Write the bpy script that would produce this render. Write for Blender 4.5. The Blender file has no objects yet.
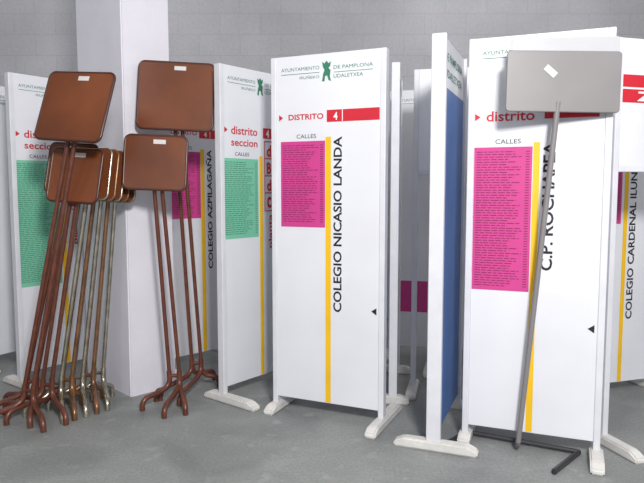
import bpy, bmesh, math, random
from mathutils import Vector, Matrix
random.seed(7)
scene = bpy.context.scene
scene.view_settings.view_transform = 'Standard'

# ------------------------------------------------------------------ materials
def lin(c):
    return tuple(((v/255)/12.92 if v/255 <= .04045 else ((v/255+.055)/1.055)**2.4) for v in c) + (1,)

def mat(name, rgb, rough=.5, metal=0, var=.06, scale=6, bump=0, bscale=60, spec=.5):
    m = bpy.data.materials.new(name); m.use_nodes = True
    nt = m.node_tree; b = nt.nodes['Principled BSDF']
    b.inputs['Roughness'].default_value = rough
    b.inputs['Metallic'].default_value = metal
    b.inputs['Specular IOR Level'].default_value = spec
    tc = nt.nodes.new('ShaderNodeTexCoord')
    n = nt.nodes.new('ShaderNodeTexNoise'); n.inputs['Scale'].default_value = scale
    n.inputs['Detail'].default_value = 6
    nt.links.new(tc.outputs['Object'], n.inputs['Vector'])
    r = nt.nodes.new('ShaderNodeValToRGB')
    c = lin(rgb)
    r.color_ramp.elements[0].position = .3; r.color_ramp.elements[1].position = .7
    r.color_ramp.elements[0].color = tuple(v*(1-var) for v in c[:3])+(1,)
    r.color_ramp.elements[1].color = tuple(min(1, v*(1+var)) for v in c[:3])+(1,)
    nt.links.new(n.outputs['Fac'], r.inputs['Fac'])
    nt.links.new(r.outputs['Color'], b.inputs['Base Color'])
    if bump:
        n2 = nt.nodes.new('ShaderNodeTexNoise'); n2.inputs['Scale'].default_value = bscale
        nt.links.new(tc.outputs['Object'], n2.inputs['Vector'])
        bp = nt.nodes.new('ShaderNodeBump'); bp.inputs['Strength'].default_value = bump
        bp.inputs['Distance'].default_value = .01
        nt.links.new(n2.outputs['Fac'], bp.inputs['Height'])
        nt.links.new(bp.outputs['Normal'], b.inputs['Normal'])
    return m

M_white = mat('board_white_paint', (225, 226, 232), .4, var=.035, scale=3)
M_rail = mat('rail_white_paint', (217, 218, 224), .45, var=.05, scale=9)
M_foot = mat('foot_white_paint', (216, 214, 210), .5, var=.1, scale=14)
M_green = mat('green_print', (50, 122, 95), .6)
M_red = mat('red_print', (200, 32, 50), .5)
M_mag = mat('magenta_paper', (202, 62, 138), .6, var=.04)
M_mint = mat('mint_paper', (120, 195, 165), .6, var=.04)
M_yel = mat('yellow_tape', (240, 190, 20), .5)
M_blk = mat('black_print', (25, 25, 32), .6)
M_wtxt = mat('white_print', (235, 232, 232), .6)
M_lmag = mat('list_print_dark', (125, 25, 80), .7)
M_lgrn = mat('list_print_green', (60, 120, 95), .7)
M_blue = mat('blue_panel', (80, 116, 178), .45, var=.08)
M_brown = mat('brown_laminate', (112, 62, 37), .24, var=.24, scale=3)
M_brim = mat('brown_rim', (72, 38, 27), .3)
M_btube = mat('brown_tube', (100, 56, 42), .3, var=.25, scale=20)
M_chrome = mat('aged_chrome', (180, 174, 158), .24, metal=.85, var=.35, scale=14)
M_bronze = mat('worn_bronze_tube', (132, 96, 70), .28, metal=.5, var=.35, scale=14)
M_label = mat('paper_label', (210, 205, 205), .7)
M_grey = mat('grey_enamel', (130, 127, 128), .4, var=.04)
M_lgrey = mat('light_grey_enamel', (184, 184, 188), .4, var=.04)
M_dark = mat('dark_steel', (56, 54, 58), .45)
M_pillar = mat('pillar_plaster', (222, 220, 229), .7, var=.03, scale=5, bump=.15, bscale=40)
M_ceil = mat('ceiling_paint', (205, 205, 205), .9)

def wall_mat(axis):
    m = bpy.data.materials.new('painted_block_'+axis); m.use_nodes = True
    nt = m.node_tree; b = nt.nodes['Principled BSDF']; b.inputs['Roughness'].default_value = .85
    tc = nt.nodes.new('ShaderNodeTexCoord'); sp = nt.nodes.new('ShaderNodeSeparateXYZ')
    cb = nt.nodes.new('ShaderNodeCombineXYZ')
    nt.links.new(tc.outputs['Object'], sp.inputs[0])
    nt.links.new(sp.outputs['X' if axis == 'x' else 'Y'], cb.inputs[0])
    nt.links.new(sp.outputs['Z'], cb.inputs[1])
    br = nt.nodes.new('ShaderNodeTexBrick')
    br.inputs['Scale'].default_value = 1
    br.inputs['Brick Width'].default_value = .40
    br.inputs['Row Height'].default_value = .20
    br.inputs['Mortar Size'].default_value = .006
    br.inputs['Mortar Smooth'].default_value = 1
    br.inputs['Color1'].default_value = lin((181, 181, 185)); br.inputs['Color2'].default_value = lin((177, 177, 181))
    br.inputs['Mortar'].default_value = lin((168, 168, 173))
    nt.links.new(cb.outputs[0], br.inputs['Vector'])
    n = nt.nodes.new('ShaderNodeTexNoise'); n.inputs['Scale'].default_value = 40; n.inputs['Detail'].default_value = 8
    n3 = nt.nodes.new('ShaderNodeTexNoise'); n3.inputs['Scale'].default_value = 1.3; n3.inputs['Detail'].default_value = 8
    nt.links.new(tc.outputs['Object'], n.inputs['Vector']); nt.links.new(tc.outputs['Object'], n3.inputs['Vector'])
    mx = nt.nodes.new('ShaderNodeMixRGB'); mx.blend_type = 'OVERLAY'; mx.inputs[0].default_value = .15
    nt.links.new(br.outputs['Color'], mx.inputs[1]); nt.links.new(n.outputs['Fac'], mx.inputs[2])
    mx2 = nt.nodes.new('ShaderNodeMixRGB'); mx2.blend_type = 'OVERLAY'; mx2.inputs[0].default_value = .25
    nt.links.new(mx.outputs[0], mx2.inputs[1]); nt.links.new(n3.outputs['Fac'], mx2.inputs[2])
    nt.links.new(mx2.outputs[0], b.inputs['Base Color'])
    bp = nt.nodes.new('ShaderNodeBump'); bp.inputs['Strength'].default_value = .15; bp.inputs['Distance'].default_value = .005
    mt = nt.nodes.new('ShaderNodeMath'); mt.operation = 'SUBTRACT'
    nt.links.new(n.outputs['Fac'], mt.inputs[0]); nt.links.new(br.outputs['Fac'], mt.inputs[1])
    nt.links.new(mt.outputs[0], bp.inputs['Height']); nt.links.new(bp.outputs['Normal'], b.inputs['Normal'])
    return m

def floor_mat():
    m = bpy.data.materials.new('polished_concrete'); m.use_nodes = True
    nt = m.node_tree; b = nt.nodes['Principled BSDF']
    tc = nt.nodes.new('ShaderNodeTexCoord')
    n1 = nt.nodes.new('ShaderNodeTexNoise'); n1.inputs['Scale'].default_value = 2.4; n1.inputs['Detail'].default_value = 12
    n1.inputs['Distortion'].default_value = .8
    n2 = nt.nodes.new('ShaderNodeTexNoise'); n2.inputs['Scale'].default_value = 70; n2.inputs['Detail'].default_value = 5
    n3 = nt.nodes.new('ShaderNodeTexNoise'); n3.inputs['Scale'].default_value = 9; n3.inputs['Detail'].default_value = 12
    for n in (n1, n2, n3): nt.links.new(tc.outputs['Object'], n.inputs['Vector'])
    r = nt.nodes.new('ShaderNodeValToRGB')
    r.color_ramp.elements[0].position = .3; r.color_ramp.elements[0].color = lin((124, 127, 127))
    r.color_ramp.elements[1].position = .66; r.color_ramp.elements[1].color = lin((148, 151, 150))
    nt.links.new(n1.outputs['Fac'], r.inputs['Fac'])
    mx = nt.nodes.new('ShaderNodeMixRGB'); mx.blend_type = 'OVERLAY'; mx.inputs[0].default_value = .35
    nt.links.new(r.outputs[0], mx.inputs[1]); nt.links.new(n2.outputs['Fac'], mx.inputs[2])
    sr = nt.nodes.new('ShaderNodeValToRGB')
    sr.color_ramp.elements[0].position = .6; sr.color_ramp.elements[0].color = (0,0,0,1)
    sr.color_ramp.elements[1].position = .7; sr.color_ramp.elements[1].color = (1,1,1,1)
    nt.links.new(n3.outputs['Fac'], sr.inputs['Fac'])
    mm = nt.nodes.new('ShaderNodeMath'); mm.operation = 'MULTIPLY'; mm.inputs[1].default_value = .4
    nt.links.new(sr.outputs[0], mm.inputs[0])
    mx3 = nt.nodes.new('ShaderNodeMixRGB'); mx3.inputs[2].default_value = lin((172, 174, 172))
    nt.links.new(mm.outputs[0], mx3.inputs[0]); nt.links.new(mx.outputs[0], mx3.inputs[1])
    nt.links.new(mx3.outputs[0], b.inputs['Base Color'])
    rr = nt.nodes.new('ShaderNodeMapRange'); rr.inputs['To Min'].default_value = .45; rr.inputs['To Max'].default_value = .65
    nt.links.new(n1.outputs['Fac'], rr.inputs['Value']); nt.links.new(rr.outputs[0], b.inputs['Roughness'])
    bp = nt.nodes.new('ShaderNodeBump'); bp.inputs['Strength'].default_value = .15; bp.inputs['Distance'].default_value = .004
    nt.links.new(n2.outputs['Fac'], bp.inputs['Height']); nt.links.new(bp.outputs['Normal'], b.inputs['Normal'])
    return m

# ------------------------------------------------------------------ helpers
def obj_from(name, me, material, parent=None, mw=None):
    o = bpy.data.objects.new(name, me); scene.collection.objects.link(o)
    if material: 
        me.materials.clear(); me.materials.append(material)
    if parent: o.parent = parent
    if mw is not None: o.matrix_local = mw
    return o

def box(name, lo, hi, material, parent=None, bevel=0.0):
    bm = bmesh.new()
    vs = [bm.verts.new((x, y, z)) for z in (lo[2], hi[2]) for y in (lo[1], hi[1]) for x in (lo[0], hi[0])]
    for f in ((0,2,3,1),(4,5,7,6),(0,1,5,4),(2,6,7,3),(0,4,6,2),(1,3,7,5)):
        bm.faces.new([vs[i] for i in f])
    if bevel:
        bmesh.ops.bevel(bm, geom=list(bm.edges), offset=bevel, segments=2, affect='EDGES', profile=.5)
    bmesh.ops.recalc_face_normals(bm, faces=bm.faces)
    me = bpy.data.meshes.new(name); bm.to_mesh(me); bm.free()
    return obj_from(name, me, material, parent)

def quads(name, rects, y, material, parent):
    """flat printed rectangles on a board face (x0,z0,x1,z1) in board coordinates"""
    bm = bmesh.new()
    for x0, z0, x1, z1 in rects:
        bm.faces.new([bm.verts.new((x0,y,z0)), bm.verts.new((x1,y,z0)), bm.verts.new((x1,y,z1)), bm.verts.new((x0,y,z1))])
    me = bpy.data.meshes.new(name); bm.to_mesh(me); bm.free()
    return obj_from(name, me, material, parent)

def poly(name, pts, y, material, parent):
    bm = bmesh.new(); bm.faces.new([bm.verts.new((p[0], y, p[1])) for p in pts])
    me = bpy.data.meshes.new(name); bm.to_mesh(me); bm.free()
    return obj_from(name, me, material, parent)

def text(name, body, x0, z0, w, h, y, material, parent, vertical=False, bold=.012):
    """lettering whose lower-left is (x0,z0); vertical = reads bottom to top"""
    cu = bpy.data.curves.new('t', 'FONT'); cu.body = body; cu.offset = bold; cu.resolution_u = 3
    o = bpy.data.objects.new('t', cu); scene.collection.objects.link(o)
    dg = bpy.context.evaluated_depsgraph_get(); dg.update()
    me = bpy.data.meshes.new_from_object(o.evaluated_get(dg))
    bpy.data.objects.remove(o)
    xs = [v.co.x for v in me.vertices]; ys = [v.co.y for v in me.vertices]
    ax, bx, ay, by = min(xs), max(xs), min(ys), max(ys)
    for v in me.vertices:
        u = (v.co.x-ax)/(bx-ax); t = (v.co.y-ay)/(by-ay)
        v.co = (x0 - t*w, y, z0 + u*h) if vertical else (x0+u*w, y, z0+t*h)
    me.name = name
    return obj_from(name, me, material, parent)

def tube(name, pts, r, material, parent, smooth=True, cyclic=False):
    cu = bpy.data.curves.new('c', 'CURVE'); cu.dimensions = '3D'
    sp = cu.splines.new('BEZIER' if smooth else 'POLY')
    if smooth:
        sp.bezier_points.add(len(pts)-1)
        for bp_, p in zip(sp.bezier_points, pts):
            bp_.co = p; bp_.handle_left_type = bp_.handle_right_type = 'AUTO'
        sp.resolution_u = 8
    else:
        sp.points.add(len(pts)-1)
        for q, p in zip(sp.points, pts): q.co = (*p, 1)
    sp.use_cyclic_u = cyclic
    cu.bevel_depth = r; cu.bevel_resolution = 4; cu.use_fill_caps = True
    o = bpy.data.objects.new('c', cu); scene.collection.objects.link(o)
    dg = bpy.context.evaluated_depsgraph_get(); dg.update()
    me = bpy.data.meshes.new_from_object(o.evaluated_get(dg)); bpy.data.objects.remove(o)
    me.name = name
    for p in me.polygons: p.use_smooth = True
    return obj_from(name, me, material, parent)

def empty(name, loc=(0,0,0), m=None):
    e = bpy.data.objects.new(name, None); scene.collection.objects.link(e)
    e.empty_display_size = .1
    if m is not None: e.matrix_world = m
    else: e.location = loc
    return e

def foot(name, x, front, back, parent, w=.062, h=.05):
    a, b = -front, back
    prof = [(a,0),(b,0),(b,h*.55),(b-.05,h),(a+.05,h),(a,h*.55)]
    bm = bmesh.new()
    l = [bm.verts.new((x-w/2, p, z)) for p, z in prof]; r = [bm.verts.new((x+w/2, p, z)) for p, z in prof]
    bm.faces.new(l); bm.faces.new(r[::-1])
    for i in range(6):
        j = (i+1) % 6; bm.faces.new([l[j], l[i], r[i], r[j]])
    bmesh.ops.bevel(bm, geom=list(bm.edges), offset=.008, segments=2, affect='EDGES')
    bmesh.ops.recalc_face_normals(bm, faces=bm.faces)
    me = bpy.data.meshes.new(name); bm.to_mesh(me); bm.free()
    return obj_from(name, me, M_foot, parent)

TOP = 2.04; TH = .04
def board(name, A, B, f1=(.18, .25), f2=(.18, .25), header_only=False, face=M_white, bottom=.09, rail=.032, railT=.05):
    d = Vector((B[0]-A[0], B[1]-A[1], 0)); W = d.length; d.normalize()
    p = Vector((-d.y, d.x, 0))
    m = Matrix(((d.x, p.x, 0, A[0]), (d.y, p.y, 0, A[1]), (0, 0, 1, 0), (0, 0, 0, 1)))
    e = empty(name, m=m)
    zb = 1.42 if header_only else bottom
    box('panel', (rail, -TH/2, zb), (W-rail, TH/2, TOP), face, e, .002)
    box('side_rail_1', (0, -railT/2, .048), (rail, railT/2, TOP), M_rail, e, .004)
    box('side_rail_2', (W-rail, -railT/2, .048), (W, railT/2, TOP), M_rail, e, .004)
    if header_only:
        box('shelf_rail', (rail, -railT/2, zb-.03), (W-rail, railT/2, zb), M_rail, e, .003)
    foot('foot_1', rail/2, f1[0], f1[1], e); foot('foot_2', W-rail/2, f2[0], f2[1], e)
    return e, W

Y0 = -TH/2 - .0012; Y1 = Y0 - .001; Y2 = Y1 - .001
def header(e, W, zt=TOP, s=1):
    text('header_text_1', 'AYUNTAMIENTO', .065, zt-.083, .235, .019, Y0, M_green, e, bold=0)
    text('header_text_2', 'IRUÑEKO', .18, zt-.130, .12, .019, Y0, M_green, e, bold=0)
    text('header_text_3', 'DE PAMPLONA', .385, zt-.088, .225, .019, Y0, M_green, e, bold=0)
    text('header_text_4', 'UDALETXEA', .385, zt-.135, .17, .019, Y0, M_green, e, bold=0)
    quads('header_rule', [(.065, zt-.101, .30, zt-.098), (.385, zt-.106, .61, zt-.103)], Y0, M_green, e)
    cx, cz = .343, zt-.10
    poly('crest', [(cx-.022,cz+.03),(cx-.026,cz+.055),(cx-.012,cz+.045),(cx,cz+.06),(cx+.012,cz+.045),(cx+.026,cz+.055),(cx+.022,cz+.03),
                   (cx+.012,cz+.02),(cx+.024,cz+.008),(cx+.02,cz-.025),(cx+.027,cz-.05),(cx+.012,cz-.045),(cx+.004,cz-.02),(cx-.008,cz-.022),(cx-.012,cz-.05),(cx-.027,cz-.05),
                   (cx-.02,cz-.01),(cx-.012,cz+.01)][::-1], Y0, M_green, e)

def patch(e, x0, zt, x1, zb, paper, ink):
    quads('street_list_paper', [(x0, zb, x1, zt)], Y0, paper, e)
    rects = []; z = zt-.025
    while z > zb+.02:
        x = x0+.012; end = x1-.04 - random.random()*.08
        while x < end:
            w = random.uniform(.015, .04); rects.append((x, z, min(x+w, end), z+.0038)); x += w+.006
        rects.append((x1-.03, z, x1-.012, z+.0038))
        z -= .0125
    quads('street_list_print', rects, Y1, ink, e)

def common(e, W, name, L, tw=.05, patch_x=(.06, .35), pz=(.47, .95), ystrip=(.352, .384), paper=M_mag, ink=M_lmag,
           calls=(.13, .12), tri=True, strip_bottom=.095, xt=None):
    T = TOP
    text('calles_text', 'CALLES', patch_x[0]+calls[0]-.03, T-pz[0]+.016, calls[1], .022, Y0, M_blk, e, bold=0)
    patch(e, patch_x[0], T-pz[0], patch_x[1], T-pz[1], paper, ink)
    quads('yellow_stripe', [(ystrip[0], strip_bottom, ystrip[1], T-pz[0]+.02)], Y0, M_yel, e)
    if name:
        text('school_name_text', name, (xt or ystrip[1]+.015)+tw, T-pz[0]+.02-L, tw, L, Y0, M_blk, e, vertical=True, bold=.022)
    if tri:
        x, z = W-.075, T-1.40
        poly('arrow_mark', [(x, z), (x+.03, z-.02), (x+.03, z+.02)], Y0, M_blk, e)

def style_caps(e, W, num='4'):
    T = TOP+.03
    poly('red_arrow', [(.05, T-.385), (.075, T-.367), (.05, T-.349)][::1], Y0, M_red, e)
    text('distrito_text', 'DISTRITO', .11, T-.382, .215, .032, Y0, M_red, e, bold=.025)
    quads('red_band', [(.345, T-.40, W-.035, T-.335)], Y0, M_red, e)
    text('district_number', num, .385, T-.39, .024, .042, Y1, M_wtxt, e, bold=.02)
    quads('band_divider', [(.435, T-.398, .44, T-.337)], Y1, M_wtxt, e)

def style_lower(e, W, num='4', boxes=True, two=True):
    T = TOP
    text('distrito_text', 'distrito', .09, T-.405, .225, .050, Y0, M_red, e, bold=.016)
    poly('red_arrow', [(.035, T-.40), (.062, T-.382), (.035, T-.364)], Y0, M_red, e)
    if two: text('seccion_text', 'seccion', .09, T-.475, .225, .043, Y0, M_red, e, bold=.016)
    if boxes:
        quads('red_number_column', [(.365, T-.415, .5, T-.35), (.375, T-.88, .382, T-.43), (.455, T-.88, .462, T-.43), (.382, T-.437, .455, T-.43),
               (.382, T-.545, .455, T-.538), (.382, T-.655, .455, T-.648), (.382, T-.765, .455, T-.758), (.382, T-.88, .455, T-.873)], Y1, M_red, e)
        text('district_number', num, .39, T-.408, .03, .048, Y2, M_wtxt, e, bold=.02)
        for i, ch in enumerate('dBdc'):
            text('section_letter', ch, .398, T-.53-.11*i, .04, .075, Y2, M_red, e, bold=.03)
        text('planta_text', 'planta', .455, T-1.12, .045, .22, Y1, M_red, e, vertical=True, bold=.015)

# ------------------------------------------------------------------ room
WB = 6.2
fl = box('floor', (-4.5, -3.5, -.1), (4.5, WB, 0), floor_mat())
box('wall_back', (-4.5, WB, 0), (4.5, WB+.2, 3.8), wall_mat('x'))
box('wall_left', (-4.7, -3.5, 0), (-4.5, WB+.2, 3.8), wall_mat('y'))
box('wall_right', (4.5, -3.5, 0), (4.7, WB+.2, 3.8), wall_mat('y'))
box('ceiling', (-4.7, -3.5, 3.8), (4.7, WB+.2, 3.95), M_ceil)

def prism(name, pts, z0, z1, material):
    bm = bmesh.new()
    a = [bm.verts.new((x, y, z0)) for x, y in pts]; b = [bm.verts.new((x, y, z1)) for x, y in pts]
    bm.faces.new(a); bm.faces.new(b)
    n = len(pts)
    for i in range(n): bm.faces.new([a[i], a[(i+1) % n], b[(i+1) % n], b[i]])
    bmesh.ops.recalc_face_normals(bm, faces=bm.faces)
    ed = [e for e in bm.edges if abs(e.verts[0].co.z-e.verts[1].co.z) > 1]
    bmesh.ops.bevel(bm, geom=ed, offset=.008, segments=2, affect='EDGES')
    me = bpy.data.meshes.new(name); bm.to_mesh(me); bm.free()
    return obj_from(name, me, material)
prism('concrete_pillar', [(-1.2, 3.8), (-.97, 4.03), (-1.41, 4.47), (-1.64, 4.24)], 0, 3.8, M_pillar)

# ------------------------------------------------------------------ boards
# front middle
e, W = board('district_notice_board', (-.28, 3.60), (.345, 3.32), f1=(.12, .2), f2=(.2, .3))
header(e, W); style_caps(e, W); common(e, W, 'COLEGIO NICASIO LANDA', .97, patch_x=(.06, .335), ystrip=(.338, .37))
# front right
e, W = board('district_notice_board', (.735, 3.15), (1.346, 2.907), f1=(.08, .2), f2=(.2, .07))
header(e, W); style_lower(e, W, '7', boxes=False, two=False)
quads('red_band', [(.36, TOP-.40, .6, TOP-.35)], Y0, M_red, e)
common(e, W, 'C.P. ROCHAPEA', .62, tw=.056, patch_x=(.035, .31), pz=(.53, 1.24), ystrip=(.314, .344))
# left of middle, receding
e, W = board('district_notice_board', (-.62, 3.72), (-.19, 4.26), f1=(.29, .15), f2=(.15, .2))
header(e, W); style_lower(e, W); common(e, W, None, 1, patch_x=(.02, .32), pz=(.55, 1.04), ystrip=(.33, .36), paper=M_mint, ink=M_lgrn)
# behind brown stands
e, W = board('district_notice_board', (-1.15, 4.32), (-.68, 4.79))
header(e, W); style_caps(e, W); common(e, W, 'COLEGIO AZPILAGAÑA', .88)
# far left
e, W = board('district_notice_board', (-2.0, 4.0), (-1.59, 4.55), f1=(.12, .2))
header(e, W); style_lower(e, W); common(e, W, None, 1, patch_x=(.02, .32), pz=(.55, 1.38), ystrip=(.33, .36), paper=M_mint, ink=M_lgrn)
e, W = board('district_notice_board', (-2.45, 4.35), (-2.1, 4.93))
header(e, W)
# back centre
e, W = board('district_notice_board', (.43, 3.68), (.53, 4.34), f1=(.1, .12), f2=(.12, .12))
header(e, W)
e, W = board('header_sign_board', (.575, 3.93), (1.2, 3.78), header_only=True, f1=(.2, .15), f2=(.08, .15))
e, W = board('header_sign_board', (.755, 4.36), (1.38, 4.2), header_only=True, f1=(.2, .15), f2=(.2, .15))
e, W = board('district_notice_board', (.52, 4.78), (1.15, 4.62))
header(e, W); quads('street_list_paper', [(.04, .36, .30, .60)], Y0, M_mag, e)
# blue one
e, W = board('blue_notice_board', (.553, 3.0), (.80, 3.63), face=M_blue, f1=(.22, .2), f2=(.08, .12), rail=.035, railT=.07)
quads('header_paper', [(.036, 1.8, W-.036, 2.035)], Y0, M_white, e)
text('header_text', 'DE PAMPLONA', .06, 1.93, .5, .04, Y1, M_green, e)
text('header_text_2', 'UDALETXEA', .06, 1.85, .5, .04, Y1, M_green, e)
# right back
e, W = board('header_sign_board', (1.43, 3.10), (2.06, 3.28), header_only=True, f1=(.27, .15), f2=(.2, .2))
quads('red_band', [(.04, TOP-.235, W-.04, TOP-.175), (.04, TOP-.31, W-.04, TOP-.245)], Y0, M_red, e)
text('band_text', 'Z 7', .125, TOP-.303, .2, .048, Y1, M_wtxt, e, bold=.03)
e, W = board('district_notice_board', (1.54, 3.74), (2.18, 3.95), f1=(.27, .2), f2=(.25, .2))
header(e, W); style_caps(e, W); common(e, W, 'COLEGIO CARDENAL ILUNDAIN', 1.1, patch_x=(.05, .31), ystrip=(.33, .36))
e, W = board('district_notice_board', (1.85, 4.5), (2.45, 4.72))
header(e, W); style_caps(e, W); common(e, W, 'COLEGIO ERMITAGAÑA', .9)

# ------------------------------------------------------------------ sign stands
def rrect(w, h, r, n=6):
    pts = []
    for cx, cy, a0 in ((w/2-r, h/2-r, 0), (-w/2+r, h/2-r, 90), (-w/2+r, -h/2+r, 180), (w/2-r, -h/2+r, 270)):
        for i in range(n+1):
            a = math.radians(a0 + 90*i/n); pts.append((cx+r*math.cos(a), cy+r*math.sin(a)))
    return pts

def plate(parent, c, w, h, yaw, roll, tilt, face, rim, r=.035, th=.012, rimr=.008):
    m = Matrix.Translation(c) @ Matrix.Rotation(yaw, 4, 'Z') @ Matrix.Rotation(tilt, 4, 'X') @ Matrix.Rotation(roll, 4, 'Y')
    pts = rrect(w, h, r)
    bm = bmesh.new()
    a = [bm.verts.new(m @ Vector((x, -th/2, z))) for x, z in pts]; b = [bm.verts.new(m @ Vector((x, th/2, z))) for x, z in pts]
    bm.faces.new(a); bm.faces.new(b); n = len(pts)
    for i in range(n): bm.faces.new([a[i], a[(i+1) % n], b[(i+1) % n], b[i]])
    bmesh.ops.recalc_face_normals(bm, faces=bm.faces)
    me = bpy.data.meshes.new('sign_plate'); bm.to_mesh(me); bm.free()
    obj_from('sign_plate', me, face, parent)
    if rim:
        tube('plate_rim', [m @ Vector((x, 0, z)) for x, z in pts], rimr, rim, parent, smooth=False, cyclic=True)
    return m

def label(parent, m, x, z, w, h, rot=0):
    bm = bmesh.new(); R = Matrix.Rotation(rot, 4, 'Y')
    vs = [bm.verts.new(m @ (Vector((x, -.0075, z)) + R @ Vector((a*w/2, 0, b*h/2)))) for a, b in ((-1,-1),(1,-1),(1,1),(-1,1))]
    bm.faces.new(vs); me = bpy.data.meshes.new('label'); bm.to_mesh(me); bm.free()
    obj_from('paper_label', me, M_label, parent)

def stand(name, base, top, w, h, yaw, roll, tilt, legs, face=M_brown, rim=M_brim, tb=M_btube, gap=.06, r=.012, lab=True, knee=.17, rimr=.008):
    e = empty(name)
    base = Vector((*base, knee)); c = Vector(top)
    yv = Vector((math.cos(yaw), math.sin(yaw), 0))
    attach = c + Vector((0, .018, -h*.1))
    for i, s in enumerate((-1, 1)):
        off = yv*gap/2*s
        tube('upright_%d' % (i+1), [base+off, attach+off*.7], r, tb, e, smooth=False)
    for i, L in enumerate(legs):
        E = Vector((L[0], L[1], 0)); s = -1 if i % 2 == 0 else 1
        p0 = base + yv*gap/2*s; d = E - Vector((p0.x, p0.y, 0)); g = Vector((p0.x, p0.y, 0))
        up = (attach-base).normalized()
        Z = lambda z: Vector((0, 0, z))
        tube('leg_%d' % (i+1), [p0+up*.03, g+d*.05+Z(knee-.05), g+d*.25+Z(.092), g+d*.60+Z(.078), g+d*.88+Z(.066),
                                g+d*.985+Z(.04), E+Z(.002)], r*1.3, tb, e)
    tube('base_brace', [base-yv*gap/2, base+yv*gap/2], r, tb, e, smooth=False)
    m = plate(e, c, w, h, yaw, roll, tilt, face, rim, rimr=rimr)
    if lab: label(e, m, .02, h/2-.035, .07, .025)
    return e

# right pair
stand('brown_sign_stand', (-.82, 3.97), (-.885, 3.82, 1.865), .45, .41, .08, .04, -.14,
      [(-1.0, 3.74), (-.86, 3.64), (-.74, 4.16), (-.68, 4.0)])
stand('brown_sign_stand', (-.90, 3.70), (-.955, 3.58, 1.455), .35, .31, .08, .04, -.14,
      [(-1.06, 3.56), (-.90, 3.44), (-1.02, 3.72), (-.79, 3.49)])
# left group
stand('brown_sign_stand', (-1.66, 3.42), (-1.32, 3.36, 1.745), .42, .385, -.3, .08, -.3,
      [(-1.82, 3.30), (-1.50, 3.24), (-1.84, 3.5), (-1.58, 3.66)])
stand('brown_sign_stand', (-1.60, 3.52), (-1.375, 3.47, 1.38), .31, .30, -.2, .06, -.2,
      [(-1.75, 3.34), (-1.42, 3.34), (-1.80, 3.6), (-1.48, 3.74)])
stand('brown_sign_stand', (-1.72, 3.58), (-1.43, 3.56, 1.42), .30, .29, -.2, .06, -.2,
      [(-1.90, 3.42), (-1.60, 3.3), (-1.92, 3.66), (-1.62, 3.8)], lab=False)
for i in range(5):
    bx, by = -1.565+.045*i, 3.56+.05*i
    stand('chrome_sign_stand', (bx, by), (-1.375+.024*(i+1), 3.50+.045*(i+1), 1.395-.005*i), .31, .29, -.15, .05, -.18,
      [(bx-.14, by-.1), (bx+.12, by-.2), (bx-.16, by+.08), (bx+.06, by+.06)], face=M_brown, rim=M_chrome if i % 2 == 0 else M_bronze,
      tb=M_chrome if i % 2 == 0 else M_bronze, lab=False, r=.012, rimr=.007)

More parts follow.
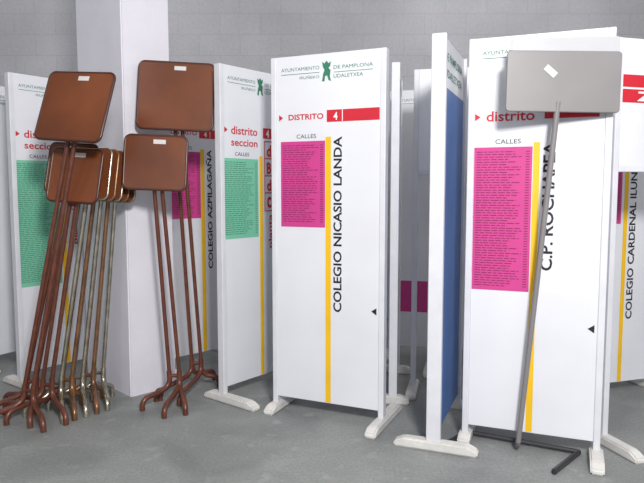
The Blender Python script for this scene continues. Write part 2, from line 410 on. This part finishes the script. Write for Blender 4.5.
# grey stand
e = empty('grey_sign_stand')
tube('pole', [(.972, 2.975, .055), (1.072, 2.86, 1.70)], .013, M_grey, e, smooth=False)
m = plate(e, Vector((1.093, 2.86, 1.79)), .50, .265, -.05, .02, -.03, M_grey, M_grey, r=.012, th=.01, rimr=.005)
label(e, m, -.06, .045, .06, .03, .7)
plate(e, Vector((1.105, 2.875, 1.865)), .48, .25, -.05, -.01, -.03, M_lgrey, None, r=.012, th=.01)
tube('crossbar', [(.76, 3.20, .02), (1.26, 2.945, .02)], .012, M_dark, e, smooth=False)
tube('pole_link', [(.972, 2.975, .055), (.975, 3.0, .022), (1.0, 3.078, .02)], .011, M_grey, e, smooth=False)
def bar(name, a, b, w, h, mt, parent):
    a = Vector(a); b = Vector(b); d = (b-a).normalized(); s = Vector((-d.y, d.x, 0))*w/2
    bm = bmesh.new(); vs = [bm.verts.new(p+Vector((0,0,z))) for z in (0, h) for p in (a-s, a+s, b+s, b-s)]
    for f in ((0,1,2,3),(4,7,6,5),(0,4,5,1),(1,5,6,2),(2,6,7,3),(3,7,4,0)): bm.faces.new([vs[i] for i in f])
    bmesh.ops.bevel(bm, geom=list(bm.edges), offset=.004, segments=2, affect='EDGES')
    bmesh.ops.recalc_face_normals(bm, faces=bm.faces)
    me = bpy.data.meshes.new(name); bm.to_mesh(me); bm.free(); obj_from(name, me, mt, parent)
bar('base_foot_1', (.64, 3.06, 0), (.78, 3.22, 0), .02, .026, M_dark, e)
bar('base_foot_2', (1.06, 2.74, 0), (1.27, 2.96, 0), .02, .026, M_dark, e)

# ------------------------------------------------------------------ lights
def area(name, loc, target, size, power, color=(1,1,1)):
    l = bpy.data.lights.new(name, 'AREA'); l.energy = power; l.size = size; l.color = color
    o = bpy.data.objects.new(name, l); scene.collection.objects.link(o); o.location = loc
    o.rotation_euler = (Vector(target)-Vector(loc)).to_track_quat('-Z', 'Y').to_euler()
area('ceiling_lamp_main', (.6, -.6, 2.8), (0, 4, .8), .5, 182, (1, .98, .96))
area('ceiling_lamp_left', (-2.4, 1.2, 3.6), (-1.6, 4.2, .8), 2.0, 22, (1, .99, .98))
area('ceiling_lamp_right', (3.0, 1.8, 3.6), (1.8, 4.0, .8), 1.6, 24, (1, .99, .97))
area('back_fill_light_1', (-2.0, 4.9, 3.7), (-2.0, 5.4, 0), 1.6, 15)  # added out-of-view fill, not a real lamp; lifts the back wall, left side
area('back_fill_light_2', (1.6, 4.9, 3.7), (1.6, 5.4, 0), 1.6, 16)  # same added fill on the right, brightening the wall and rear boards
w = bpy.data.worlds.new('ambient'); scene.world = w; w.use_nodes = True
w.node_tree.nodes['Background'].inputs[0].default_value = (.9, .93, 1, 1)
w.node_tree.nodes['Background'].inputs[1].default_value = .75

# ------------------------------------------------------------------ camera
cam = bpy.data.cameras.new('camera'); co = bpy.data.objects.new('camera', cam); scene.collection.objects.link(co)
co.location = (0, 0, 1.31); co.rotation_euler = (math.radians(90-4.93), 0, 0)
cam.sensor_width = 36; cam.lens = 34.66
scene.camera = co
